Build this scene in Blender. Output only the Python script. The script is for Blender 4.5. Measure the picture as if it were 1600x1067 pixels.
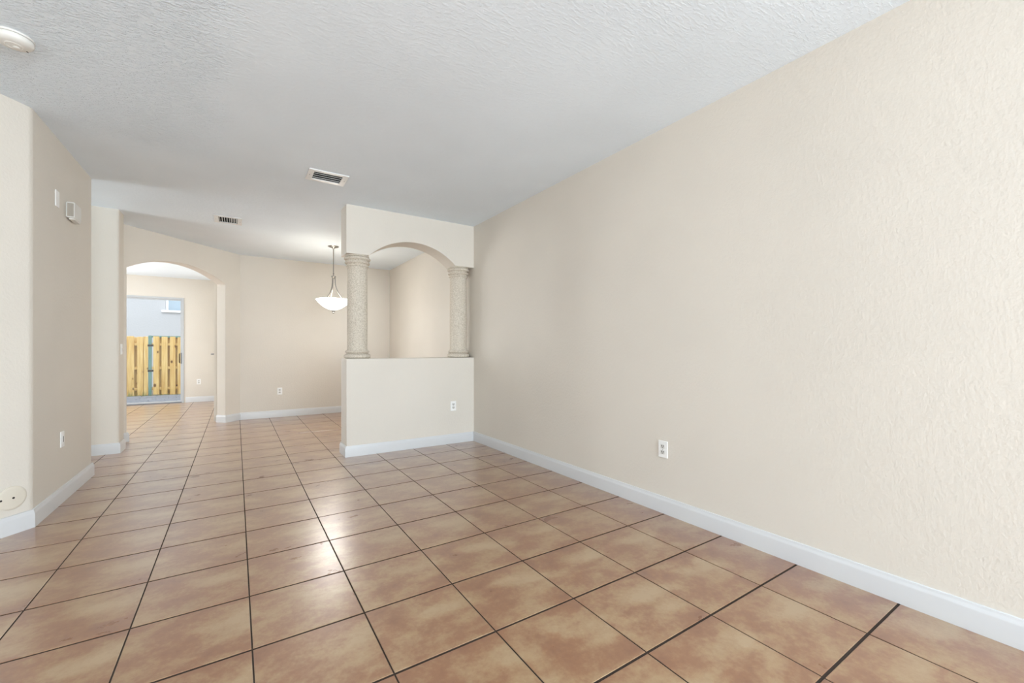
import bpy, bmesh, math, random
from mathutils import Vector, Matrix
random.seed(7)
S = bpy.context.scene
for o in list(bpy.data.objects): bpy.data.objects.remove(o, do_unlink=True)
C = bpy.context.collection

# ------------------------------------------------------------------ camera
YAW = 0.57785
cam_d = bpy.data.cameras.new('camera'); cam = bpy.data.objects.new('camera', cam_d); C.objects.link(cam)
cam.location = (0, 0, 1.16); cam.rotation_euler = (math.pi/2, 0, -YAW)
cam_d.sensor_width = 36; cam_d.lens = 661.185/1600*36; cam_d.shift_y = 13.386/1600
cam_d.clip_start = 0.02
S.camera = cam

# ------------------------------------------------------------------ view, world, sun, daylight, added fill lights
S.view_settings.view_transform = 'Standard'; S.view_settings.look = 'None'
S.view_settings.exposure = 0.50; S.view_settings.gamma = 1; S.view_settings.use_curve_mapping = False
W = bpy.data.worlds.new('sky'); S.world = W; W.use_nodes = True
bg = W.node_tree.nodes['Background']; bg.inputs[0].default_value = (0.92, 0.96, 1.0, 1); bg.inputs[1].default_value = 2.05
def sun(energy, rot, col=(1, 0.95, 0.86), ang=3):
    d = bpy.data.lights.new('sun', 'SUN'); d.energy = energy; d.color = col; d.angle = math.radians(ang)
    o = bpy.data.objects.new('sun', d); C.objects.link(o); o.rotation_euler = rot
sun(0.8, (math.radians(36), 0, math.radians(-18)))
def area(name, loc, rot, sx, sy, e, col=(1, 1, 1)):
    d = bpy.data.lights.new(name, 'AREA'); d.shape = 'RECTANGLE'; d.size = sx; d.size_y = sy; d.energy = e; d.color = col
    o = bpy.data.objects.new(name, d); C.objects.link(o); o.location = loc; o.rotation_euler = rot
    return o
R90 = math.pi/2; YB_ = 11.80; XR_ = 2.555
# daylight in the front window behind the camera; the rest are added, unseen fill lights
area('front_window_daylight', (1.2, -5.16, 1.45), (R90+0.45, 0, 0), 2.4, 2.1, 262, (0.79, 0.905, 1.0))
area('side_fill', (XR_+0.16, -2.8, 1.45), (R90+0.35, 0, R90), 2.2, 2.0, 135, (0.79, 0.905, 1.0))  # added side light to brighten the left wall, no window known there
area('entry_fill', (-4.0, -0.9, 1.45), (R90+0.40, 0, -R90), 3.0, 2.1, 28, (0.79, 0.905, 1.0))  # added light from the left to even out the right wall
area('hall_fill', (-4.12, 5.905, 1.50), (R90, 0, -R90), 0.9, 2.3, 36, (0.80, 0.91, 1.0))  # added fill at the closed hall end, brightens the dining walls
area('family_room_fill', (-4.10, 9.2, 1.4), (R90, 0, -R90), 2.8, 2.2, 55, (0.87, 0.94, 1.0))  # added fill out of view, brightens the far room
area('family_rear_fill', (-3.66, YB_-0.06, 1.4), (R90, 0, math.pi), 0.9, 2.2, 85, (0.87, 0.94, 1.0))  # added hidden light against the solid rear wall, for sheen on the floor

# ------------------------------------------------------------------ helpers
H = 2.743; T = 0.42295; GX = 0.47586; GY = 1.50035
def srgb(r, g, b):
    f = lambda v: (v/255/12.92 if v/255 <= 0.04045 else ((v/255+0.055)/1.055)**2.4)
    return (f(r), f(g), f(b), 1)
def obj(name, bm, mat, parent=None, smooth=False, loc=None, rot=None):
    me = bpy.data.meshes.new(name)
    if isinstance(bm, bmesh.types.BMesh):
        bmesh.ops.recalc_face_normals(bm, faces=bm.faces); bm.to_mesh(me); bm.free()
    else:
        me = bm
    o = bpy.data.objects.new(name, me); C.objects.link(o)
    if mat and not me.materials: me.materials.append(mat)
    if parent: o.parent = parent
    if loc: o.location = loc
    if rot: o.rotation_euler = rot
    if smooth:
        for p in me.polygons: p.use_smooth = True
        if smooth != True: me.set_sharp_from_angle(angle=math.radians(smooth))
    return o
def tag(o, label, cat, group=None, kind=None):
    o['label'] = label; o['category'] = cat
    if group: o['group'] = group
    if kind: o['kind'] = kind
    return o
def struct(o, label=None, cat=None):
    o['kind'] = 'structure'
    if label: o['label'] = label
    if cat: o['category'] = cat
    return o
def empty(name, loc, rz=0):
    o = bpy.data.objects.new(name, None); C.objects.link(o); o.location = loc; o.rotation_euler = (0, 0, rz)
    o.empty_display_size = 0.05
    return o
def box(bm, x0, y0, z0, x1, y1, z1, bev=0, seg=2):
    vs = [bm.verts.new(p) for p in ((x0,y0,z0),(x1,y0,z0),(x1,y1,z0),(x0,y1,z0),(x0,y0,z1),(x1,y0,z1),(x1,y1,z1),(x0,y1,z1))]
    fs = [bm.faces.new([vs[i] for i in q]) for q in ((3,2,1,0),(4,5,6,7),(0,1,5,4),(1,2,6,5),(2,3,7,6),(3,0,4,7))]
    if bev:
        es = set(e for f in fs for e in f.edges)
        bmesh.ops.bevel(bm, geom=list(es), offset=bev, segments=seg, affect='EDGES', profile=0.5)
    return bm
def bx(*a, **k): return box(bmesh.new(), *a, **k)
def prism(pts, z0, z1, round_idx=(), r=0.02):
    """vertical prism over a plan polygon; listed corners get a bullnose"""
    bm = bmesh.new()
    lo = [bm.verts.new((x, y, z0)) for x, y in pts]; hi = [bm.verts.new((x, y, z1)) for x, y in pts]
    n = len(pts); bm.faces.new(lo[::-1]); bm.faces.new(hi); ve = []
    for i in range(n):
        bm.faces.new((lo[i], lo[(i+1) % n], hi[(i+1) % n], hi[i]))
    bm.edges.ensure_lookup_table()
    for i in round_idx:
        ve.append(bm.edges.get((lo[i], hi[i])))
    if ve: bmesh.ops.bevel(bm, geom=ve, offset=r, segments=4, affect='EDGES', profile=0.5)
    return bm
def extrude_profile(pts, y0, y1):
    """polygon in (x,z) extruded along y"""
    bm = bmesh.new()
    a = [bm.verts.new((x, y0, z)) for x, z in pts]; b = [bm.verts.new((x, y1, z)) for x, z in pts]
    n = len(pts); bm.faces.new(a); bm.faces.new(b[::-1])
    for i in range(n): bm.faces.new((a[i], b[i], b[(i+1) % n], a[(i+1) % n]))
    return bm
def lathe(prof, n=48, bm=None, c=(0, 0, 0)):
    bm = bm or bmesh.new(); rings = []
    for r, z in prof:
        if r < 1e-6: rings.append([bm.verts.new((c[0], c[1], c[2]+z))])
        else: rings.append([bm.verts.new((c[0]+r*math.cos(2*math.pi*k/n), c[1]+r*math.sin(2*math.pi*k/n), c[2]+z)) for k in range(n)])
    for a, b in zip(rings, rings[1:]):
        for k in range(n):
            if len(a) == 1 and len(b) == 1: continue
            if len(a) == 1: bm.faces.new((a[0], b[k], b[(k+1) % n]))
            elif len(b) == 1: bm.faces.new((a[k], a[(k+1) % n], b[0]))
            else: bm.faces.new((a[k], a[(k+1) % n], b[(k+1) % n], b[k]))
    return bm
def tube(pts, r, n=10, bm=None):
    bm = bm or bmesh.new(); pts = [Vector(p) for p in pts]; rings = []
    for i, p in enumerate(pts):
        t = (pts[min(i+1, len(pts)-1)]-pts[max(i-1, 0)]).normalized()
        u = t.cross(Vector((0.31, 0.95, 0.05))).normalized(); v = t.cross(u)
        rings.append([bm.verts.new(p+u*r*math.cos(2*math.pi*k/n)+v*r*math.sin(2*math.pi*k/n)) for k in range(n)])
    for a, b in zip(rings, rings[1:]):
        for k in range(n): bm.faces.new((a[k], a[(k+1) % n], b[(k+1) % n], b[k]))
    bm.faces.new(rings[0]); bm.faces.new(rings[-1][::-1])
    return bm
def sweep(path, prof):
    """sweep (offset to the left of travel, z) profile along a plan polyline with mitred corners"""
    bm = bmesh.new(); P = [Vector(p) for p in path]; n = len(P); rows = []
    for i in range(n):
        d0 = (P[i]-P[i-1]).normalized() if i else None
        d1 = (P[i+1]-P[i]).normalized() if i < n-1 else None
        n0 = Vector((-d0.y, d0.x)) if d0 else None; n1 = Vector((-d1.y, d1.x)) if d1 else None
        if n0 is None: m = n1
        elif n1 is None: m = n0
        else: m = (n0+n1)/(1+n0.dot(n1))
        rows.append([bm.verts.new((P[i].x+m.x*o, P[i].y+m.y*o, z)) for o, z in prof])
    k = len(prof)
    for a, b in zip(rows, rows[1:]):
        for j in range(k): bm.faces.new((a[j], a[(j+1) % k], b[(j+1) % k], b[j]))
    bm.faces.new(rows[0]); bm.faces.new(rows[-1][::-1])
    return bm

# ------------------------------------------------------------------ materials
def newmat(name, col, rough=0.5, metal=0.0, spec=0.5):
    m = bpy.data.materials.new(name); m.use_nodes = True
    b = m.node_tree.nodes['Principled BSDF']
    b.inputs['Base Color'].default_value = col; b.inputs['Roughness'].default_value = rough
    b.inputs['Metallic'].default_value = metal; b.inputs['Specular IOR Level'].default_value = spec
    return m
def nd(m, t, **kw):
    n = m.node_tree.nodes.new(t)
    for k, v in kw.items():
        if k in n.inputs: n.inputs[k].default_value = v
        else: setattr(n, k, v)
    return n
def lk(m, a, b): m.node_tree.links.new(a, b)
def bsdf(m): return m.node_tree.nodes['Principled BSDF']
def ramp(m, fac, stops):
    r = nd(m, 'ShaderNodeValToRGB'); e = r.color_ramp.elements
    e[0].position, e[0].color = stops[0]; e[1].position, e[1].color = stops[-1]
    for p, c in stops[1:-1]:
        q = e.new(p); q.color = c
    lk(m, fac, r.inputs[0]); return r
def plaster(name, col, scale, dist, strength=0.6, rough=0.75, stretch=(1, 1, 1), knock=False, spec=0.25):
    m = newmat(name, col, rough, spec=spec)
    tc = nd(m, 'ShaderNodeTexCoord'); mp = nd(m, 'ShaderNodeMapping'); mp.inputs['Scale'].default_value = stretch
    lk(m, tc.outputs['Object'], mp.inputs[0])
    n1 = nd(m, 'ShaderNodeTexNoise', Scale=scale, Detail=3.0, Roughness=0.55); lk(m, mp.outputs[0], n1.inputs['Vector'])
    h = n1.outputs[0]
    if knock:
        r = ramp(m, h, [(0.46, (0, 0, 0, 1)), (0.60, (1, 1, 1, 1))]); h = r.outputs[0]
    b = nd(m, 'ShaderNodeBump', Strength=strength, Distance=dist); lk(m, h, b.inputs['Height'])
    lk(m, b.outputs[0], bsdf(m).inputs['Normal'])
    n2 = nd(m, 'ShaderNodeTexNoise', Scale=1.3, Detail=2.0); lk(m, tc.outputs['Object'], n2.inputs['Vector'])
    c2 = tuple(v*0.96 for v in col[:3])+(1,)
    r2 = ramp(m, n2.outputs[0], [(0.35, c2), (0.65, col)]); lk(m, r2.outputs[0], bsdf(m).inputs['Base Color'])
    return m
WALLC = srgb(224, 217, 206)
M = {}
M['wall'] = plaster('cream_wall_paint', WALLC, 66, 0.0032, 0.55, 0.55, (1, 1, 0.8))
M['ceil'] = plaster('white_ceiling_paint', srgb(238, 247, 254), 60, 0.003, 0.4, 0.8, (0.6, 1.3, 1), knock=True)
def ceiling_patch(m):
    """the ceiling's knock-down texture is coarser in an old repaired patch on the left"""
    tc = nd(m, 'ShaderNodeTexCoord'); sp = nd(m, 'ShaderNodeSeparateXYZ')
    wob = nd(m, 'ShaderNodeTexNoise', Scale=3.0, Detail=3.0); lk(m, tc.outputs['Object'], wob.inputs['Vector'])
    sc = nd(m, 'ShaderNodeVectorMath', operation='MULTIPLY_ADD'); lk(m, wob.outputs[1], sc.inputs[0]); sc.inputs[1].default_value = (0.5, 0.5, 0); lk(m, tc.outputs['Object'], sc.inputs[2])
    lk(m, sc.outputs[0], sp.inputs[0])
    def step(out, a, b_):
        r = nd(m, 'ShaderNodeMapRange', interpolation_type='SMOOTHSTEP'); lk(m, out, r.inputs[0])
        r.inputs[1].default_value = a; r.inputs[2].default_value = b_; r.inputs[3].default_value = 1; r.inputs[4].default_value = 0; return r.outputs[0]
    mu = nd(m, 'ShaderNodeMath', operation='MULTIPLY'); lk(m, step(sp.outputs[0], 0.05, 0.30), mu.inputs[0]); lk(m, step(sp.outputs[1], 4.35, 4.70), mu.inputs[1])
    st = nd(m, 'ShaderNodeMapRange'); lk(m, mu.outputs[0], st.inputs[0]); st.inputs[3].default_value = 0.22; st.inputs[4].default_value = 1.0
    bump = [n for n in m.node_tree.nodes if n.bl_idname == 'ShaderNodeBump'][0]
    lk(m, st.outputs[0], bump.inputs['Strength']); bump.inputs['Distance'].default_value = 0.0045
ceiling_patch(M['ceil'])
M['base'] = newmat('white_gloss_trim', srgb(214, 215, 216), 0.32)
M['white'] = newmat('white_plastic', srgb(226, 224, 218), 0.35)
M['outlet'] = newmat('bright_white_plastic', srgb(244, 243, 240), 0.35)
M['socket'] = newmat('socket_face', srgb(214, 212, 207), 0.4)
M['ivory'] = newmat('ivory_plastic', srgb(226, 219, 205), 0.4)
M['painted'] = plaster('painted_plate', srgb(222, 214, 199), 90, 0.001, 0.3, 0.5)
M['taupe_shade'] = newmat('shaded_taupe_grille', srgb(176, 167, 154), 0.6)  # grille tone darkened to stand for shade on the chime's side
M['dark'] = newmat('dark_slot', srgb(40, 38, 36), 0.6)
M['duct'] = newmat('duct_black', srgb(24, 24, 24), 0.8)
M['slat'] = newmat('vent_enamel', srgb(226, 226, 224), 0.35)
M['nickel'] = newmat('brushed_nickel', srgb(150, 147, 142), 0.32, 1.0)
M['alu'] = newmat('white_aluminium', srgb(190, 193, 195), 0.35)
M['greymetal'] = newmat('grey_metal', srgb(120, 122, 124), 0.35, 0.8)

def tile_mat():
    m = newmat('terracotta_tile', (1, 1, 1, 1), 0.3, spec=0.7)
    tc = nd(m, 'ShaderNodeTexCoord'); oi = nd(m, 'ShaderNodeObjectInfo')
    mul = nd(m, 'ShaderNodeMath', operation='MULTIPLY'); lk(m, oi.outputs['Random'], mul.inputs[0]); mul.inputs[1].default_value = 37.0
    mp = nd(m, 'ShaderNodeMapping'); mp.inputs['Rotation'].default_value = (0, 0, 0.5); mp.inputs['Scale'].default_value = (1.0, 1.55, 1)
    lk(m, tc.outputs['Object'], mp.inputs[0])
    shared = nd(m, 'ShaderNodeTexNoise', noise_dimensions='4D', Scale=3.6, Detail=2.0, Roughness=0.5, W=3.35); lk(m, mp.outputs[0], shared.inputs['Vector'])
    own = nd(m, 'ShaderNodeTexNoise', noise_dimensions='4D', Scale=4.6, Detail=6.0, Roughness=0.6, Distortion=0.3); lk(m, mp.outputs[0], own.inputs['Vector']); lk(m, mul.outputs[0], own.inputs['W'])
    fine = nd(m, 'ShaderNodeTexNoise', noise_dimensions='4D', Scale=42.0, Detail=5.0, Roughness=0.7); lk(m, tc.outputs['Object'], fine.inputs['Vector']); lk(m, mul.outputs[0], fine.inputs['W'])
    mx = nd(m, 'ShaderNodeMix', data_type='FLOAT'); mx.inputs[0].default_value = 0.45
    lk(m, shared.outputs[0], mx.inputs[2]); lk(m, own.outputs[0], mx.inputs[3])
    mx2 = nd(m, 'ShaderNodeMix', data_type='FLOAT'); mx2.inputs[0].default_value = 0.22
    lk(m, mx.outputs[0], mx2.inputs[2]); lk(m, fine.outputs[0], mx2.inputs[3])
    r = ramp(m, mx2.outputs[0], [(0.39, srgb(122, 68, 33)), (0.475, srgb(141, 91, 52)), (0.535, srgb(159, 123, 83)), (0.60, srgb(171, 142, 105))])
    lk(m, r.outputs[0], bsdf(m).inputs['Base Color'])
    ro = nd(m, 'ShaderNodeMapRange'); lk(m, own.outputs[0], ro.inputs[0]); ro.inputs[3].default_value = 0.24; ro.inputs[4].default_value = 0.34
    lk(m, ro.outputs[0], bsdf(m).inputs['Roughness'])
    bsdf(m).inputs['Coat Weight'].default_value = 1.0; bsdf(m).inputs['Coat Roughness'].default_value = 0.30; bsdf(m).inputs['Coat IOR'].default_value = 1.95
    b = nd(m, 'ShaderNodeBump', Strength=0.25, Distance=0.0015); lk(m, mx.outputs[0], b.inputs['Height']); lk(m, b.outputs[0], bsdf(m).inputs['Normal'])
    return m
M['tile'] = tile_mat()
M['grout'] = plaster('dark_grout', srgb(60, 50, 44), 160, 0.002, 0.5, 0.9)

def stone_mat():
    m = newmat('cast_coral_stone', srgb(205, 199, 187), 0.85, spec=0.2)
    tc = nd(m, 'ShaderNodeTexCoord')
    n = nd(m, 'ShaderNodeTexNoise', Scale=95.0, Detail=4.0, Roughness=0.65); lk(m, tc.outputs['Object'], n.inputs['Vector'])
    v = nd(m, 'ShaderNodeTexVoronoi', Scale=190.0); lk(m, tc.outputs['Object'], v.inputs['Vector'])
    r = ramp(m, n.outputs[0], [(0.34, srgb(180, 168, 150)), (0.46, srgb(207, 197, 181)), (0.60, srgb(224, 215, 201))]); lk(m, r.outputs[0], bsdf(m).inputs['Base Color'])
    ad = nd(m, 'ShaderNodeMath', operation='ADD'); lk(m, n.outputs[0], ad.inputs[0]); lk(m, v.outputs['Distance'], ad.inputs[1])
    b = nd(m, 'ShaderNodeBump', Strength=0.45, Distance=0.0016); lk(m, ad.outputs[0], b.inputs['Height']); lk(m, b.outputs[0], bsdf(m).inputs['Normal'])
    return m
M['stone'] = stone_mat()

# ------------------------------------------------------------------ floor: grout bed and tiles
XR = 2.555                                    # right wall face
YD = 8.36                                     # dining back wall face
YB = 11.80                                    # far room back wall face
XMIN, YMIN = -4.3, -5.2
bm = bx(XMIN, YMIN, -0.10, XR+0.12, YB+0.12, -0.0016)
floor = struct(obj('floor', bm, M['grout']), 'terracotta ceramic tile floor with dark grout running through the rooms', 'floor')
GAP = 0.0058
def tile_mesh(name, x0, x1, y0=-T/2+GAP*0.88, y1=T/2-GAP*0.88):
    b = bmesh.new(); e = 0.0016; zb = -0.009
    lo = [b.verts.new(p) for p in ((x0,y0,zb),(x1,y0,zb),(x1,y1,zb),(x0,y1,zb))]
    mi = [b.verts.new(p) for p in ((x0,y0,-0.0012),(x1,y0,-0.0012),(x1,y1,-0.0012),(x0,y1,-0.0012))]
    hi = [b.verts.new(p) for p in ((x0+e,y0+e,0),(x1-e,y0+e,0),(x1-e,y1-e,0),(x0+e,y1-e,0))]
    b.faces.new(hi)
    for i in range(4):
        j = (i+1) % 4
        b.faces.new((lo[i], lo[j], mi[j], mi[i])); b.faces.new((mi[i], mi[j], hi[j], hi[i]))
    me = bpy.data.meshes.new(name); bmesh.ops.recalc_face_normals(b, faces=b.faces); b.to_mesh(me); b.free()
    me.materials.append(M['tile']); return me
full = tile_mesh('tile', -T/2+GAP/2, T/2-GAP/2)
edge_w = XR - (GX+4*T)                        # cut tiles along the right wall
cut = tile_mesh('tile_cut', -T/2+GAP/2, -T/2+edge_w-0.004)
rest = bmesh.new(); rng = random.Random(3)
def visible(i, j):
    x, y = GX+(i+.5)*T, GY+(j+.5)*T
    if y > 11.72 + T/2: return False
    if y > 8.4: return -0.26*y+0.2 < x < 0.25 if y < 9 else (-2.6 < x < 0.0)
    if y > 7.0 and x < -1.6: return y > 8.0 and x > -2.2
    return y > 0.05 and x > -1.75 and (x > -0.62*y-0.2)
nt = 0
for j in range(-17, 25):
    for i in range(-12, 5):
        x, y = GX+(i+.5)*T, GY+(j+.5)*T
        if y+T/2 < YMIN or x-T/2 < XMIN or y-T/2 > YB: continue
        me = cut if i == 4 else full
        if visible(i, j):
            o = bpy.data.objects.new('tile', me); C.objects.link(o); o.parent = floor
            o.location = (x, y, rng.uniform(-0.0006, 0.0)); o.rotation_euler = (rng.uniform(-.0012,.0012), rng.uniform(-.0012,.0012), 0); nt += 1
        else:
            k = bmesh.new(); k.from_mesh(me); bmesh.ops.translate(k, verts=k.verts, vec=(x, y, 0))
            tmp = bpy.data.meshes.new('t'); k.to_mesh(tmp); k.free(); rest.from_mesh(tmp); bpy.data.meshes.remove(tmp)
o = obj('tile_field', rest, M['tile'], floor); o['kind'] = 'stuff'
print('tiles', nt)

# ------------------------------------------------------------------ ceiling with openings for the two registers
V1 = (0.575, 4.07, 0.822, 4.262); V2 = (-0.178, 6.062, 0.018, 6.318)
def ceiling():
    xs = sorted([XMIN, V1[0], V1[2], V2[0], V2[2], XR+0.12]); ys = sorted([YMIN, V1[1], V1[3], V2[1], V2[3], YB+0.12])
    b = bmesh.new(); vv = {}
    def v(x, y, z):
        k = (x, y, z)
        if k not in vv: vv[k] = b.verts.new(k)
        return vv[k]
    holes = []
    for i in range(len(xs)-1):
        for j in range(len(ys)-1):
            q = (xs[i], ys[j], xs[i+1], ys[j+1])
            hole = any(q[0] >= h[0]-1e-6 and q[2] <= h[2]+1e-6 and q[1] >= h[1]-1e-6 and q[3] <= h[3]+1e-6 for h in (V1, V2))
            z = H
            if not hole: b.faces.new((v(q[0],q[1],H), v(q[0],q[3],H), v(q[2],q[3],H), v(q[2],q[1],H)))
            b.faces.new((v(q[0],q[1],H+.2), v(q[2],q[1],H+.2), v(q[2],q[3],H+.2), v(q[0],q[3],H+.2)))
    me = bpy.data.meshes.new('ceiling'); b.to_mesh(me); b.free()
    return me
struct(obj('ceiling', ceiling(), M['ceil']), 'white textured ceiling over the rooms', 'ceiling')

# ------------------------------------------------------------------ walls
WB = bmesh.new(); box(WB, XR, -1.7, -0.02, XR+0.12, YD+0.12, H); box(WB, XR, YMIN, -0.02, XR+0.12, -3.9, H); box(WB, XR, -3.9, -0.02, XR+0.12, -1.7, 0.42); box(WB, XR, -3.9, 2.48, XR+0.12, -1.7, H)
struct(obj('wall_right', WB, M['wall']), 'long blank cream textured wall on the right', 'wall')
struct(obj('wall_dining', prism([(0.055, YD), (XR, YD), (XR, YD+0.12), (0.0, YD+0.12)], -0.02, H), M['wall']), 'cream back wall of the dining area behind the pendant lamp', 'wall')
# front wall behind the camera with a wide window
def wall_with_window(name, horiz, c0, c1, a0, a1, w0, w1, z0, z1):
    b = bmesh.new()
    def piece(p0, p1, q0, q1):
        if horiz: box(b, p0, c0, q0, p1, c1, q1)
        else: box(b, c0, p0, q0, c1, p1, q1)
    piece(a0, w0, -0.02, H); piece(w1, a1, -0.02, H); piece(w0, w1, -0.02, z0); piece(w0, w1, z1, H)
    return struct(obj(name, b, M['wall']))
wall_with_window('wall_front', True, -5.12, -5.00, -3.96, XR, -0.02, 2.42, 0.35, 2.50)
wall_with_window('wall_entry', False, -3.96, -3.84, -5.12, 2.12, -2.45, 0.65, 0.75, 2.50)
struct(obj('wall_foyer', bx(-3.96, 2.12, -0.02, -2.72, 2.24, H), M['wall']))
# left closet block: 45 degree face near the camera, long face, return into the hall
CA, CB = (-1.118, 4.035), (-1.118, 5.405)
struct(obj('wall_left', prism([(-2.72, 2.12), CA, CB, (-4.20, 5.405), (-4.20, 5.285), (-2.84, 5.285), (-2.84, 2.12)], -0.02, H, (1, 2), 0.022), M['wall']), 'beige wall on the left with an angled near face', 'wall')
# hall pier beside the diagonal arch
PA, PB, PC = (-1.104, 6.405), (-1.104, 6.66), (-1.20, 7.095)
struct(obj('wall_hall', prism([(-4.20, 6.405), PA, PB, (-1.20, 6.75), (-1.20, 7.06), (-4.20, 7.06)], -0.02, H, (1, 2), 0.02), M['wall']), 'narrow cream pier left of the arched doorway', 'wall')
struct(obj('wall_hall_end', bx(-4.32, 5.285, -0.02, -4.20, 7.06, H), M['wall']))
# diagonal wall with the arched opening: local frame s along the wall from the dining corner, depth behind
def arch_poly(s0, s1, zs, rise, x0, x1, ztop, zbot, n=28, corner=0.0):
    half = (s1-s0)/2; c = (s0+s1)/2; R = (half*half+rise*rise)/(2*rise); zc = zs+rise-R
    a = math.asin(half/R); pts = [(x0, zbot), (s0, zbot)]
    for k in range(n+1):
        t = -a+2*a*k/n; pts.append((c+R*math.sin(t), zc+R*math.cos(t)))
    pts += [(s1, zbot), (x1, zbot), (x1, ztop), (x0, ztop)]
    return pts
def tri_fill_extrude(pts, y0, y1):
    b = bmesh.new()
    a = [b.verts.new((x, y0, z)) for x, z in pts]; c = [b.verts.new((x, y1, z)) for x, z in pts]
    n = len(pts); f1 = b.faces.new(a); f2 = b.faces.new(c[::-1])
    for i in range(n): b.faces.new((a[i], c[i], c[(i+1) % n], a[(i+1) % n]))
    return b
S2 = math.sqrt(0.5)
def diag(s, d=0.0):       # plan point on the diagonal wall: s from dining corner, d behind the front face
    return (0.055 - s*S2 - d*S2, 8.36 - s*S2 + d*S2)
DTH = 0.17
b = tri_fill_extrude(arch_poly(0.275, 1.712, 2.205, 0.195, -0.03, 1.775, H+0.02, -0.02), 0, DTH)
fr = []
for v in b.verts:
    x, y = diag(v.co.x, v.co.y); v.co = (x, y, v.co.z)
def soften(b, cond, r=0.014, seg=3):
    es = [e for e in b.edges if cond(e)]
    bmesh.ops.bevel(b, geom=es, offset=r, segments=seg, affect='EDGES', profile=0.5)
bmesh.ops.recalc_face_normals(b, faces=b.faces)
wd = struct(obj('wall_diagonal', b, M['wall'], smooth=35), 'diagonal cream wall with a wide arched doorway', 'wall')
bv = wd.modifiers.new('bullnose', 'BEVEL'); bv.width = 0.013; bv.segments = 3; bv.limit_method = 'ANGLE'; bv.angle_limit = math.radians(60)
# far room
struct(obj('wall_family_right', bx(-0.30, 8.40, -0.02, -0.18, YB, H), M['wall']))
struct(obj('wall_family_left', bx(-4.32, 7.06, -0.02, -4.20, YB, H), M['wall']))
DX0, DX1, DZ = -3.05, -0.965, 2.31             # sliding door opening
b = bmesh.new(); box(b, -4.32, YB, -0.02, DX0, YB+0.14, H); box(b, DX1, YB, -0.02, -0.18, YB+0.14, H); box(b, DX0, YB, DZ, DX1, YB+0.14, H)
struct(obj('wall_rear', b, M['wall']), 'pale rear wall around the sliding glass door', 'wall')

# half wall, header, columns
HX, HY0, HY1, HZ = 1.000, 4.815, 5.085, 1.066
b = prism([(HX, HY0), (XR+0.03, HY0), (XR+0.03, HY1), (HX, HY1)], -0.02, HZ)
w = struct(obj('wall_half', b, M['wall']), 'cream half wall carrying two stone columns', 'wall')
bv = w.modifiers.new('bullnose', 'BEVEL'); bv.width = 0.008; bv.segments = 3
b = tri_fill_extrude(arch_poly(1.247, 2.291, 2.218, 0.210, HX, XR+0.03, H+0.03, 2.214), HY0, HY1)
w = struct(obj('wall_header', b, M['wall'], smooth=35), 'cream header with an arched cutout above the half wall', 'wall')
bv = w.modifiers.new('bullnose', 'BEVEL'); bv.width = 0.006; bv.segments = 2; bv.limit_method = 'ANGLE'; bv.angle_limit = math.radians(40)

# ------------------------------------------------------------------ baseboards
BH = 0.118
BP = [(0, 0), (0.015, 0), (0.015, BH-0.030), (0.0135, BH-0.022), (0.0100, BH-0.015), (0.0085, BH-0.008), (0.0075, BH-0.002), (0.005, BH), (0, BH)]
def baseboard(name, path, label=None): 
    o = struct(obj(name, sweep(path, BP), M['base'], smooth=30)); 
    if label: o['label'] = label; o['category'] = 'baseboard'
    return o
baseboard('baseboard_right', [(XR, -4.98), (XR, HY0)], 'white baseboard along the long right wall')
baseboard('baseboard_half_wall', [(XR-0.0152, HY0), (HX, HY0), (HX, HY1), (XR-0.0152, HY1)], 'white baseboard wrapping the half wall')
baseboard('baseboard_dining_side', [(XR, HY1), (XR, YD-0.0152)])
baseboard('baseboard_left', [(-4.18, 5.405), CB, CA, (-2.70, 2.14)], 'white baseboard along the left wall and its angled face')
baseboard('baseboard_hall', [(-1.195, 6.745), PB, PA, (-4.18, 6.405)], 'white baseboard around the hall pier')
baseboard('baseboard_dining', [(XR, YD), (0.055, YD), diag(0.275), diag(0.275, DTH)], 'white baseboard along the dining back wall to the arch')
baseboard('baseboard_arch', [diag(1.712, DTH), diag(1.712), diag(1.772)])
baseboard('baseboard_rear', [(-0.30, YB), (DX1+0.03, YB)], 'white baseboard beside the sliding glass door')

# ------------------------------------------------------------------ stone columns
def column(x, label):
    t = empty('column', (x, (HY0+HY1)/2, HZ)); hh = 2.214-HZ
    def torus(zc, h, r, bulge, n=7):
        return [(r+bulge*math.cos(-math.pi/2+math.pi*k/n), zc+h/2*math.sin(-math.pi/2+math.pi*k/n)) for k in range(n+1)]
    base = [(0, 0)]+torus(0.026, 0.052, 0.112, 0.032)+[(0.116, 0.054), (0.116, 0.060)]+torus(0.076, 0.028, 0.112, 0.017)+[(0.111, 0.094), (0.111, 0.102), (0.07, 0.102)]
    shaft = [(0.07, 0.098), (0.1060, 0.098), (0.1090, hh*0.4), (0.1065, hh*0.75), (0.1045, hh-0.134), (0.07, hh-0.134)]
    cap = [(0.07, hh-0.138), (0.108, hh-0.138), (0.108, hh-0.128)]+torus(hh-0.116, 0.020, 0.108, 0.012)+[(0.110, hh-0.102), (0.112, hh-0.096)]+torus(hh-0.078, 0.032, 0.112, 0.022)+[(0.116, hh-0.058)]+torus(hh-0.034, 0.036, 0.116, 0.026)+[(0.122, hh-0.013), (0.126, hh-0.010), (0.126, hh), (0, hh)]
    for n, p in (('base', base), ('shaft', shaft), ('capital', cap)):
        obj(n, lathe(p, 56), M['stone'], t, smooth=50)
    tag(t, label, 'column', 'stone columns on the half wall')
column(1.146, 'left rough stone column at the free end of the half wall')
column(2.400, 'right rough stone column beside the long right wall')

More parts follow.
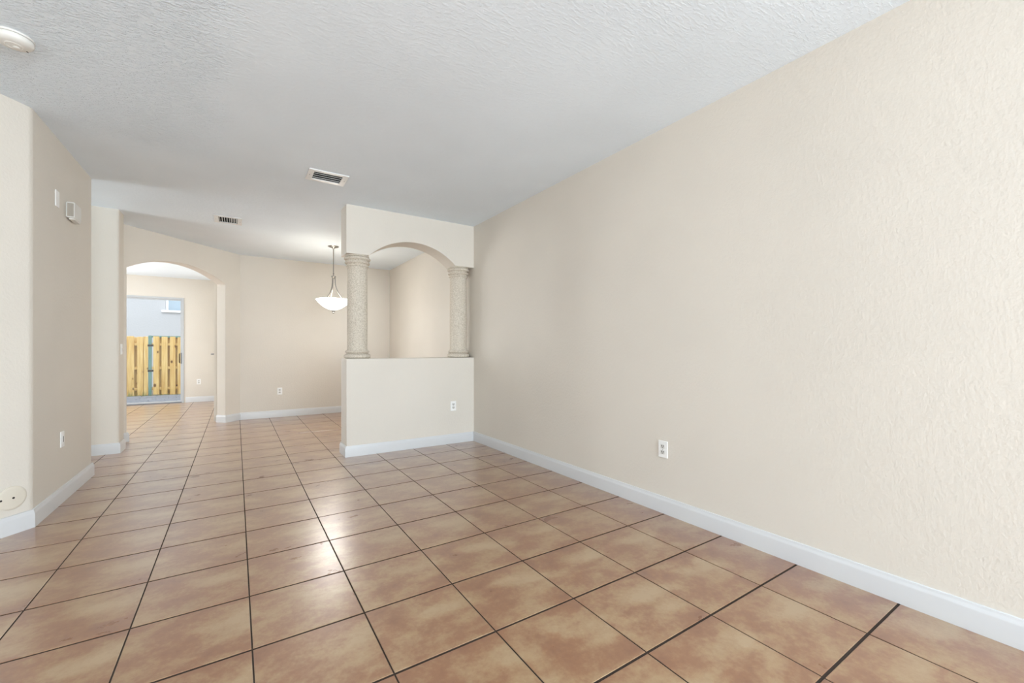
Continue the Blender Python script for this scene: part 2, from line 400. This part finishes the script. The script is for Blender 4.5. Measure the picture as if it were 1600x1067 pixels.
# ------------------------------------------------------------------ ceiling registers
def register(name, V, along_x, label, n, tilt):
    x0, y0, x1, y1 = V; cx, cy = (x0+x1)/2, (y0+y1)/2
    t = empty(name, (cx, cy, H)); fx, fy = 0.042, 0.036
    hx, hy = (x1-x0)/2, (y1-y0)/2
    b = bmesh.new()
    for (a0, b0, a1, b1) in ((-hx-fx, -hy-fy, hx+fx, -hy+0.004), (-hx-fx, hy-0.004, hx+fx, hy+fy), (-hx-fx, -hy+0.004, -hx+0.004, hy-0.004), (hx-0.004, -hy+0.004, hx+fx, hy-0.004)):
        box(b, a0, b0, -0.010, a1, b1, -0.0005)
    obj('frame', b, M['slat'], t)
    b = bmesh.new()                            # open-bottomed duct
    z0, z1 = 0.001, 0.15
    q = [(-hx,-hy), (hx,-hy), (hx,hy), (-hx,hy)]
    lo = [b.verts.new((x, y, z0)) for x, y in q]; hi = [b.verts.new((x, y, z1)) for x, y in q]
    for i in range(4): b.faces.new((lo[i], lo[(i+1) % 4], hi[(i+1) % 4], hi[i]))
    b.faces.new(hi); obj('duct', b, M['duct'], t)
    span = hy*2 if along_x else hx*2
    for k in range(n):
        c = -span/2+span*(k+0.5)/n; a = tilt(k, n); wd = span/n*(1.0 if along_x else 0.8)
        th = 0.0018 if along_x else 0.0014
        b = bx(-(hx if along_x else hy)+0.003, -wd/2, -th, (hx if along_x else hy)-0.003, wd/2, th)
        o = obj('slat', b, M['slat'], t)
        if along_x: o.location = (0, c, 0.004); o.rotation_euler = (a, 0, 0)
        else: o.location = (c, 0, 0.004); o.rotation_euler = (a, 0, R90)
    for sx in (-1, 1):
        obj('screw', lathe([(0, -0.0125), (0.003, -0.012), (0.004, -0.0095), (0, -0.0095)], 12), M['greymetal'], t, loc=(sx*(hx+0.024), 0, 0))
    tag(t, label, 'vent')
register('air_vent', V1, True, 'larger ceiling air vent with lengthwise dark louvers near the stone columns', 4, lambda k, n: math.radians(21))
register('air_vent', V2, False, 'smaller ceiling air vent with short crosswise louvers near the arched doorway', 8, lambda k, n: math.radians(62 if k < 5 else -48))

# ------------------------------------------------------------------ pendant lamp
def glass_bowl():
    m = newmat('lit_frosted_glass', srgb(250, 248, 244), 0.35)
    b_ = bsdf(m); b_.inputs['Emission Color'].default_value = (1, 0.97, 0.92, 1); b_.inputs['Emission Strength'].default_value = 20.0
    return m
M['bowl'] = glass_bowl(); M['bowl_in'] = newmat('frosted_glass_inside', srgb(248, 244, 236), 0.4)
px, py = 1.246, 6.90
t = empty('pendant_lamp', (px, py, H))
zr = 1.925-H; zt = 2.285-H
obj('canopy', lathe([(0, 0), (0.076, 0), (0.078, -0.006), (0.070, -0.013), (0.030, -0.022), (0.018, -0.034), (0.008, -0.040), (0, -0.040)], 40), M['nickel'], t, smooth=40)
obj('rod', lathe([(0, -0.038), (0.0065, -0.038), (0.0065, zt+0.05), (0.010, zt+0.048), (0.010, zt+0.03), (0.0065, zt+0.028), (0.0065, zt), (0, zt)], 16), M['nickel'], t, smooth=40)
obj('hub', lathe([(0, zt+0.006), (0.030, zt+0.004), (0.036, zt-0.004), (0.030, zt-0.014), (0.024, zt-0.022), (0.018, zt-0.034), (0, zt-0.036)], 32), M['nickel'], t, smooth=40)
for k in range(3):
    a = math.radians(100+120*k); pts = []
    for i in range(15):
        u = i/14; z = zt-0.012+(zr-0.008-zt+0.012)*u
        r = 0.020+0.018*u+0.125*max(0, u-0.2)**2.2/(0.8**2.2)
        pts.append((r*math.cos(a), r*math.sin(a), z))
    obj('arm', tube(pts, 0.0065, 10), M['nickel'], t, smooth=True)
n = 16; out = []
for i in range(n+1):
    u = i/n; r = 0.245*u; out.append((r, zr-0.160+0.160*(0.35*u+0.65*u**2.6)))
inner = [(max(0, r-0.006), z+0.006) for r, z in out[::-1]]; inner[-1] = (0, out[0][1]+0.008)
bw = obj('bowl', lathe(out, 64), M['bowl'], t, smooth=60)
obj('bowl_inside', lathe(inner, 64), M['bowl_in'], bw, smooth=60)
zb = zr-0.160
obj('finial', lathe([(0, zb+0.004), (0.026, zb+0.004), (0.026, zb-0.010), (0.020, zb-0.018), (0.012, zb-0.024), (0.017, zb-0.034), (0.012, zb-0.046), (0, zb-0.050)], 28), M['nickel'], t, smooth=50)
tag(t, 'brushed nickel pendant lamp with a glowing white glass bowl', 'pendant lamp')
d = bpy.data.lights.new('pendant_bulb', 'POINT'); d.energy = 7.5; d.color = (1, 0.93, 0.82); d.shadow_soft_size = 0.15
o = bpy.data.objects.new('pendant_bulb', d); C.objects.link(o); o.location = (px, py, 1.93)

# ------------------------------------------------------------------ electrical plates (local frame: x across, z up, -y out of the wall)
def dup_tree(root, loc, rz, label):
    r = root.copy(); C.objects.link(r); r.location = loc; r.rotation_euler = (0, 0, rz); r['label'] = label
    for ch in root.children:
        c = ch.copy(); C.objects.link(c); c.parent = r
        for g in ch.children:
            q = g.copy(); C.objects.link(q); q.parent = c
    return r
def outlet(loc, rz, label):
    t = empty('wall_outlet', loc, rz)
    obj('plate', bx(-0.038, -0.007, -0.060, 0.038, 0, 0.060, bev=0.003), M['outlet'], t)
    for s in (-1, 1):
        b = bx(-0.0165, -0.0092, -0.0140, 0.0165, -0.006, 0.0140, bev=0.002)
        f = obj('socket', b, M['socket'], t, loc=(0, 0, s*0.0205))
        for dx, h in ((-0.0068, 0.0105), (0.0068, 0.0090)):
            obj('slot', bx(dx-0.0021, -0.0097, 0.004-h/2, dx+0.0021, -0.0085, 0.004+h/2), M['dark'], f)
        obj('slot', lathe([(0, -0.0006), (0.003, -0.0006), (0.003, 0.0006), (0, 0.0006)], 12), M['dark'], f, loc=(0, -0.0093, -0.007), rot=(R90, 0, 0))
    obj('screw', lathe([(0, 0.001), (0.0025, 0.001), (0.003, -0.001), (0, -0.001)], 12), M['greymetal'], t, loc=(0, -0.0075, 0), rot=(R90, 0, 0))
    return tag(t, label, 'outlet', 'white wall outlets')
o1 = outlet((XR, 1.94, 0.453), -R90, 'white double outlet low on the long right wall')
dup_tree(o1, (2.265, HY0, 0.465), 0, 'white double outlet on the half wall')
dup_tree(o1, (0.635, YD, 0.447), 0, 'white double outlet on the dining back wall below the pendant')
dup_tree(o1, (-0.70, YB, 0.45), 0, 'white double outlet beside the sliding glass door')
# left wall pieces: outwards is +x
def plate(name, loc, rz, label, cat, kind):
    t = empty(name, loc, rz)
    obj('plate', bx(-0.037, -0.007, -0.060, 0.037, 0, 0.060, bev=0.003), M['outlet'], t)
    if kind == 'jack':
        f = obj('insert', bx(-0.017, -0.0090, -0.034, 0.017, -0.006, 0.034, bev=0.001), M['outlet'], t)
        obj('slot', bx(-0.006, -0.0096, -0.022, 0.006, -0.0085, 0.022), M['dark'], f)
    elif kind == 'toggle':
        f = obj('insert', bx(-0.006, -0.0085, -0.013, 0.006, -0.006, 0.013), M['white'], t)
        obj('toggle', bx(-0.004, -0.019, -0.003, 0.004, -0.007, 0.008, bev=0.0015), M['white'], t)
    for s in (-1, 1):
        obj('screw', lathe([(0, 0.001), (0.0025, 0.001), (0.003, -0.001), (0, -0.001)], 12), M['white'], t, loc=(0, -0.0075, s*0.044), rot=(R90, 0, 0))
    return tag(t, label, cat)
XL = -1.118
plate('wall_plate', (XL, 4.485, 2.285), R90, 'white blank plate high on the left wall next to the door chime', 'wall plate', 'blank')
plate('jack_plate', (XL, 4.595, 0.478), R90, 'white jack plate with a dark slot low on the left wall', 'wall plate', 'jack')
plate('light_switch', (-1.104, 6.513, 1.17), R90, 'small white light switch on the pier beside the arch', 'light switch', 'toggle')
# door chime
t = empty('door_chime', (XL, 4.775, 2.265), R90)
obj('cover', bx(-0.088, -0.050, -0.062, 0.088, -0.004, 0.062, bev=0.006), M['white'], t)
obj('back_plate', bx(-0.080, -0.005, -0.056, 0.080, 0, 0.056), M['white'], t)
gr = obj('side_grille', bx(-0.0890, -0.0455, -0.052, -0.086, -0.0085, 0.052), M['taupe_shade'], t)  # grille on the camera-facing side, its shade put into the colour
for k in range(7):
    obj('grille_bar', bx(-0.0905, -0.044+k*0.0052, -0.048, -0.0885, -0.0415+k*0.0052, 0.048), M['taupe_shade'], gr)
obj('lip', bx(-0.070, -0.046, -0.072, 0.084, -0.012, -0.060, bev=0.003), M['white'], t)
tag(t, 'white box door chime mounted high on the left wall', 'door chime')
# round cover plate on the angled face
dirn = Vector((CA[0]+2.72, CA[1]-2.12)).normalized()       # along the angled face towards the corner
nrm = Vector((dirn.y, -dirn.x))
def on_angle(d): return (CA[0]-dirn.x*d, CA[1]-dirn.y*d)
ax, ay = on_angle(0.104)
t = empty('round_cover_plate', (ax, ay, 0.228), math.atan2(nrm.y, nrm.x)+R90)
obj('plate', lathe([(0, 0.0), (0.074, 0.0), (0.074, 0.004), (0.071, 0.007), (0.060, 0.009), (0, 0.0095)], 48), M['painted'], t, smooth=40, rot=(R90, 0, 0))
for sx in (0.12, -2.05):
    obj('screw', lathe([(0, 0.001), (0.0062, 0.001), (0.0066, -0.001), (0, -0.001)], 14), M['dark'], t, loc=(sx*0.028, -0.0105 if sx > -1 else -0.0098, 0), rot=(R90, 0, 0))
tag(t, 'round beige painted cover plate low on the angled left wall', 'cover plate')

# ------------------------------------------------------------------ smoke detector
t = empty('smoke_detector', (-0.940, 3.164, H))
obj('mounting_base', lathe([(0, 0), (0.073, 0), (0.073, -0.009), (0.066, -0.010), (0.066, -0.014), (0, -0.014)], 56), M['white'], t, smooth=40)
obj('cover', lathe([(0, -0.013), (0.070, -0.013), (0.071, -0.017), (0.069, -0.030), (0.060, -0.039), (0.045, -0.044), (0.020, -0.046), (0, -0.046)], 56), M['white'], t, smooth=40)
obj('test_button', lathe([(0, -0.0455), (0.012, -0.0455), (0.013, -0.049), (0.010, -0.0505), (0, -0.051)], 28), M['white'], t, smooth=40, loc=(0.006, 0.012, 0))
obj('sounder_rim', lathe([(0.026, -0.044), (0.030, -0.0475), (0.034, -0.044)], 40), M['white'], t, smooth=40)
for k in range(3):
    obj('slot', bx(-0.004, -0.0012, -0.0006, 0.004, 0.0012, 0.0006), M['dark'], t, loc=(0.050*math.cos(0.75), 0.050*math.sin(0.75)+(k-1)*0.0035, -0.0438), rot=(0, 0.25, 0.6))
tag(t, 'round white smoke detector on the ceiling at the left edge', 'smoke detector')

# ------------------------------------------------------------------ sliding glass door
def glass_mat():
    m = bpy.data.materials.new('clear_glass'); m.use_nodes = True; nt_ = m.node_tree; nt_.nodes.clear()
    out_ = nd(m, 'ShaderNodeOutputMaterial'); tr = nd(m, 'ShaderNodeBsdfTransparent'); gl = nd(m, 'ShaderNodeBsdfGlossy', Roughness=0.02)
    tr.inputs[0].default_value = (0.95, 0.97, 0.98, 1)
    mx = nd(m, 'ShaderNodeMixShader'); mx.inputs[0].default_value = 0.05
    lk(m, tr.outputs[0], mx.inputs[1]); lk(m, gl.outputs[0], mx.inputs[2]); lk(m, mx.outputs[0], out_.inputs[0]); return m
M['glass'] = glass_mat()
t = empty('door_1', ((DX0+DX1)/2, YB, 0)); struct(t, 'white framed sliding glass door opening to the patio', 'sliding door')
ow = DX1-DX0; hw = ow/2
b = bmesh.new(); fr_ = 0.036
box(b, -hw+0.001, -0.012, 0.0, -hw+fr_, 0.11, DZ-0.001); box(b, hw-fr_, -0.012, 0.0, hw-0.001, 0.11, DZ-0.001); box(b, -hw+fr_, -0.012, DZ-fr_, hw-fr_, 0.11, DZ-0.001)
obj('frame', b, M['alu'], t)
obj('track', bx(-hw+fr_, -0.005, 0.0, hw-fr_, 0.12, 0.018), M['greymetal'], t)
def panel(x0, x1, y):
    b = bmesh.new(); st = 0.045; z0, z1 = 0.018, DZ-fr_
    box(b, x0, y, z0, x0+st, y+0.03, z1); box(b, x1-st*0.55, y, z0, x1, y+0.03, z1); box(b, x0+st, y, z0, x1-st*0.55, y+0.03, z0+0.03); box(b, x0+st, y, z1-0.03, x1-st*0.55, y+0.03, z1)
    p = obj('panel', b, M['alu'], t)
    obj('pane', bx(x0+st, y+0.012, z0+0.03, x1-st*0.55, y+0.018, z1-0.03), M['glass'], p)
    return p
p1 = panel(-0.04, hw-fr_, 0.015); p2 = panel(-hw+fr_, 0.02, 0.06)
hx_ = hw-fr_-0.012
b = bmesh.new(); box(b, hx_-0.012, -0.012, 0.86, hx_+0.010, 0.015, 1.10, bev=0.004); obj('lock_plate', b, M['greymetal'], p1)
obj('handle', tube([(hx_-0.030, 0.013, 0.88), (hx_-0.030, -0.030, 0.90), (hx_-0.030, -0.034, 0.98), (hx_-0.030, -0.030, 1.06), (hx_-0.030, 0.013, 1.08)], 0.009, 10), M['dark'], p1, smooth=True)
# side door in the far room, only its lever shows past the arch
t = empty('door_2', (-0.30, 10.6, 0)); struct(t, 'white door in the far room with a lever handle', 'door')
obj('slab', bx(-0.022, -0.42, 0.004, -0.0005, 0.42, 2.03), M['base'], t)
obj('lever_handle', tube([(-0.02, -0.36, 1.08), (-0.075, -0.36, 1.08), (-0.105, -0.35, 1.08), (-0.110, -0.32, 1.08), (-0.110, -0.25, 1.08)], 0.011, 10), M['greymetal'], t, smooth=True)

# ------------------------------------------------------------------ outdoors
def wood_mat():
    m = newmat('yellow_pine', srgb(214, 184, 122), 0.8, spec=0.2)
    tc = nd(m, 'ShaderNodeTexCoord'); oi = nd(m, 'ShaderNodeObjectInfo')
    mul = nd(m, 'ShaderNodeMath', operation='MULTIPLY'); lk(m, oi.outputs['Random'], mul.inputs[0]); mul.inputs[1].default_value = 50
    mp = nd(m, 'ShaderNodeMapping'); mp.inputs['Scale'].default_value = (14, 14, 0.9); lk(m, tc.outputs['Object'], mp.inputs[0])
    n = nd(m, 'ShaderNodeTexNoise', noise_dimensions='4D', Scale=2.0, Detail=4.0); lk(m, mp.outputs[0], n.inputs['Vector']); lk(m, mul.outputs[0], n.inputs['W'])
    r = ramp(m, n.outputs[0], [(0.3, srgb(186, 146, 82)), (0.55, srgb(208, 176, 114)), (0.75, srgb(220, 196, 142))])
    mk = nd(m, 'ShaderNodeMapping'); mk.inputs['Scale'].default_value = (7, 7, 4.2); lk(m, tc.outputs['Object'], mk.inputs[0])
    kn = nd(m, 'ShaderNodeTexVoronoi', voronoi_dimensions='4D', Scale=1.0); lk(m, mk.outputs[0], kn.inputs['Vector']); lk(m, mul.outputs[0], kn.inputs['W'])
    kr = ramp(m, kn.outputs['Distance'], [(0.16, (0, 0, 0, 1)), (0.24, (1, 1, 1, 1))])
    mx = nd(m, 'ShaderNodeMix', data_type='RGBA'); lk(m, kr.outputs[0], mx.inputs[0]); mx.inputs[6].default_value = srgb(104, 72, 40); lk(m, r.outputs[0], mx.inputs[7])
    lk(m, mx.outputs[2], bsdf(m).inputs['Base Color'])
    return m
M['wood'] = wood_mat()
M['paver'] = plaster('grey_paver', srgb(128, 132, 140), 30, 0.004, 0.6, 0.9)
M['soil'] = plaster('sandy_soil', srgb(120, 112, 98), 20, 0.01, 0.6, 1.0)
M['greenpost'] = newmat('green_metal', srgb(92, 130, 124), 0.45)
M['stucco'] = plaster('pale_stucco', srgb(172, 174, 178), 22, 0.006, 0.7, 0.9)
M['housetrim'] = newmat('white_sill', srgb(236, 238, 242), 0.5)
M['houseglass'] = newmat('blue_window_glass', srgb(150, 168, 182), 0.15)
M['grass'] = newmat('weed_green', srgb(104, 124, 74), 0.8)
YF = 14.42
struct(obj('ground', bx(-9, YB+0.14, -0.2, 6, 19, -0.045), M['soil']), 'bare ground outside the sliding door', 'ground')
pat = struct(obj('patio', bx(-5.0, YB+0.14, -0.05, 2.0, YF-0.22, -0.030), M['soil']), 'grey paver patio between the glass door and the fence', 'patio')
pv = {}
for w_ in (0.20, 0.30, 0.40):
    me = bpy.data.meshes.new('paver'); k = bx(-w_/2+0.005, -0.095, -0.02, w_/2-0.005, 0.095, 0.018, bev=0.006, seg=1); bmesh.ops.recalc_face_normals(k, faces=k.faces); k.to_mesh(me); k.free(); me.materials.append(M['paver']); pv[w_] = me
rr = random.Random(5)
for r_ in range(11):
    y = YB+0.26+r_*0.2; x = -3.1+rr.random()*0.2
    while x < -0.6:
        w_ = rr.choice((0.20, 0.30, 0.40))
        o = bpy.data.objects.new('paver', pv[w_]); C.objects.link(o); o.parent = pat; o.location = (x+w_/2, y, -0.030+rr.uniform(-.003, .003)); x += w_
fence = empty('wooden_fence', (-1.7, YF, -0.045))
FZ = 1.565
def fpart(name, x0, x1, y0, y1, z0, z1, mat):
    return obj(name, bx(x0-(x0+x1)/2, y0, z0, x1-(x0+x1)/2, y1, z1, bev=0.003, seg=1), mat, fence, loc=((x0+x1)/2+1.7, 0, 0))
front = [(-2.324, -2.191), (-2.13, -2.013), (-2.002, -1.914), (-1.813, -1.691), (-1.644, -1.523), (-1.470, -1.357), (-1.311, -1.19)]
x = -2.324
while x > -3.6: front.append((x-0.19, x-0.07)); x -= 0.19
x = -1.19
while x < -0.2: front.append((x+0.05, x+0.17)); x += 0.17
for i, (a, c_) in enumerate(sorted(front)):
    fpart('board', a, c_, -0.038, -0.019, 0.02+0.02*random.random(), FZ-0.02*random.random(), M['wood'])
fs = sorted(front)
for (a, c_), (d_, e_) in zip(fs, fs[1:]):
    if -1.92 < c_ < -1.90: continue
    mid = (c_+d_)/2; fpart('board', mid-0.060, mid+0.060, 0.055, 0.074, 0.02, FZ-0.03*random.random(), M['wood'])
for z in (0.16, 0.70, 1.32):
    for (a, c_) in ((-3.6, -1.915), (-1.84, -0.1)):
        fpart('rail', a, c_, -0.018, 0.054, z, z+0.07, M['wood'])
fpart('post', -1.908, -1.848, -0.045, 0.03, -0.1, FZ+0.02, M['greenpost'])
fpart('cap', -1.848, -0.30, 0.010, 0.045, FZ-0.03, FZ+0.015, M['greenpost'])
for z in (0.64, 1.30): fpart('hinge', -1.925, -1.805, -0.052, -0.043, z, z+0.05, M['dark'])
tag(fence, 'tall pale yellow wooden board fence with a green metal post', 'fence')
# weeds at the fence foot
g = bmesh.new(); rg = random.Random(9)
for k in range(260):
    x = rg.uniform(-2.9, -0.9); y = YF-0.06-rg.random()*0.14; h = rg.uniform(0.03, 0.12)*(1.6 if x < -1.95 else 0.6); a = rg.random()*6.28; l = rg.uniform(-.04, .04)
    dx, dy = 0.006*math.cos(a), 0.006*math.sin(a)
    v0 = g.verts.new((x-dx, y-dy, -0.046)); v1 = g.verts.new((x+dx, y+dy, -0.046)); v2 = g.verts.new((x+l, y+rg.uniform(-.03, .03), -0.045+h)); g.faces.new((v0, v1, v2))
tag(obj('weeds', g, M['grass']), 'low green weeds along the foot of the wooden fence', 'weeds', kind='stuff')
# neighbour's house
YH = 18.0
t = empty('neighbour_house', (-2.0, YH, -0.05))
b = bmesh.new(); WX0, WX1, WZ0, WZ1 = 0.04, 1.30, 2.53, 3.9
box(b, -6, 0, 0, WX0, 0.3, 4.3); box(b, WX1, 0, 0, 6, 0.3, 4.3); box(b, WX0, 0, 0, WX1, 0.3, WZ0); box(b, WX0, 0, WZ1, WX1, 0.3, 4.3)
obj('wall', b, M['stucco'], t)
wn = obj('window', bx(WX0, 0.10, WZ0, WX0+0.07, 0.16, WZ1), M['housetrim'], t)
obj('pane', bx(WX0+0.07, 0.12, WZ0, WX1, 0.14, WZ1), M['houseglass'], wn)
obj('window_sill', bx(WX0-0.10, -0.06, WZ0-0.07, WX1+0.1, 0.10, WZ0, bev=0.006), M['housetrim'], t)
tag(t, 'pale stucco neighbouring house wall with a window behind the fence', 'building')
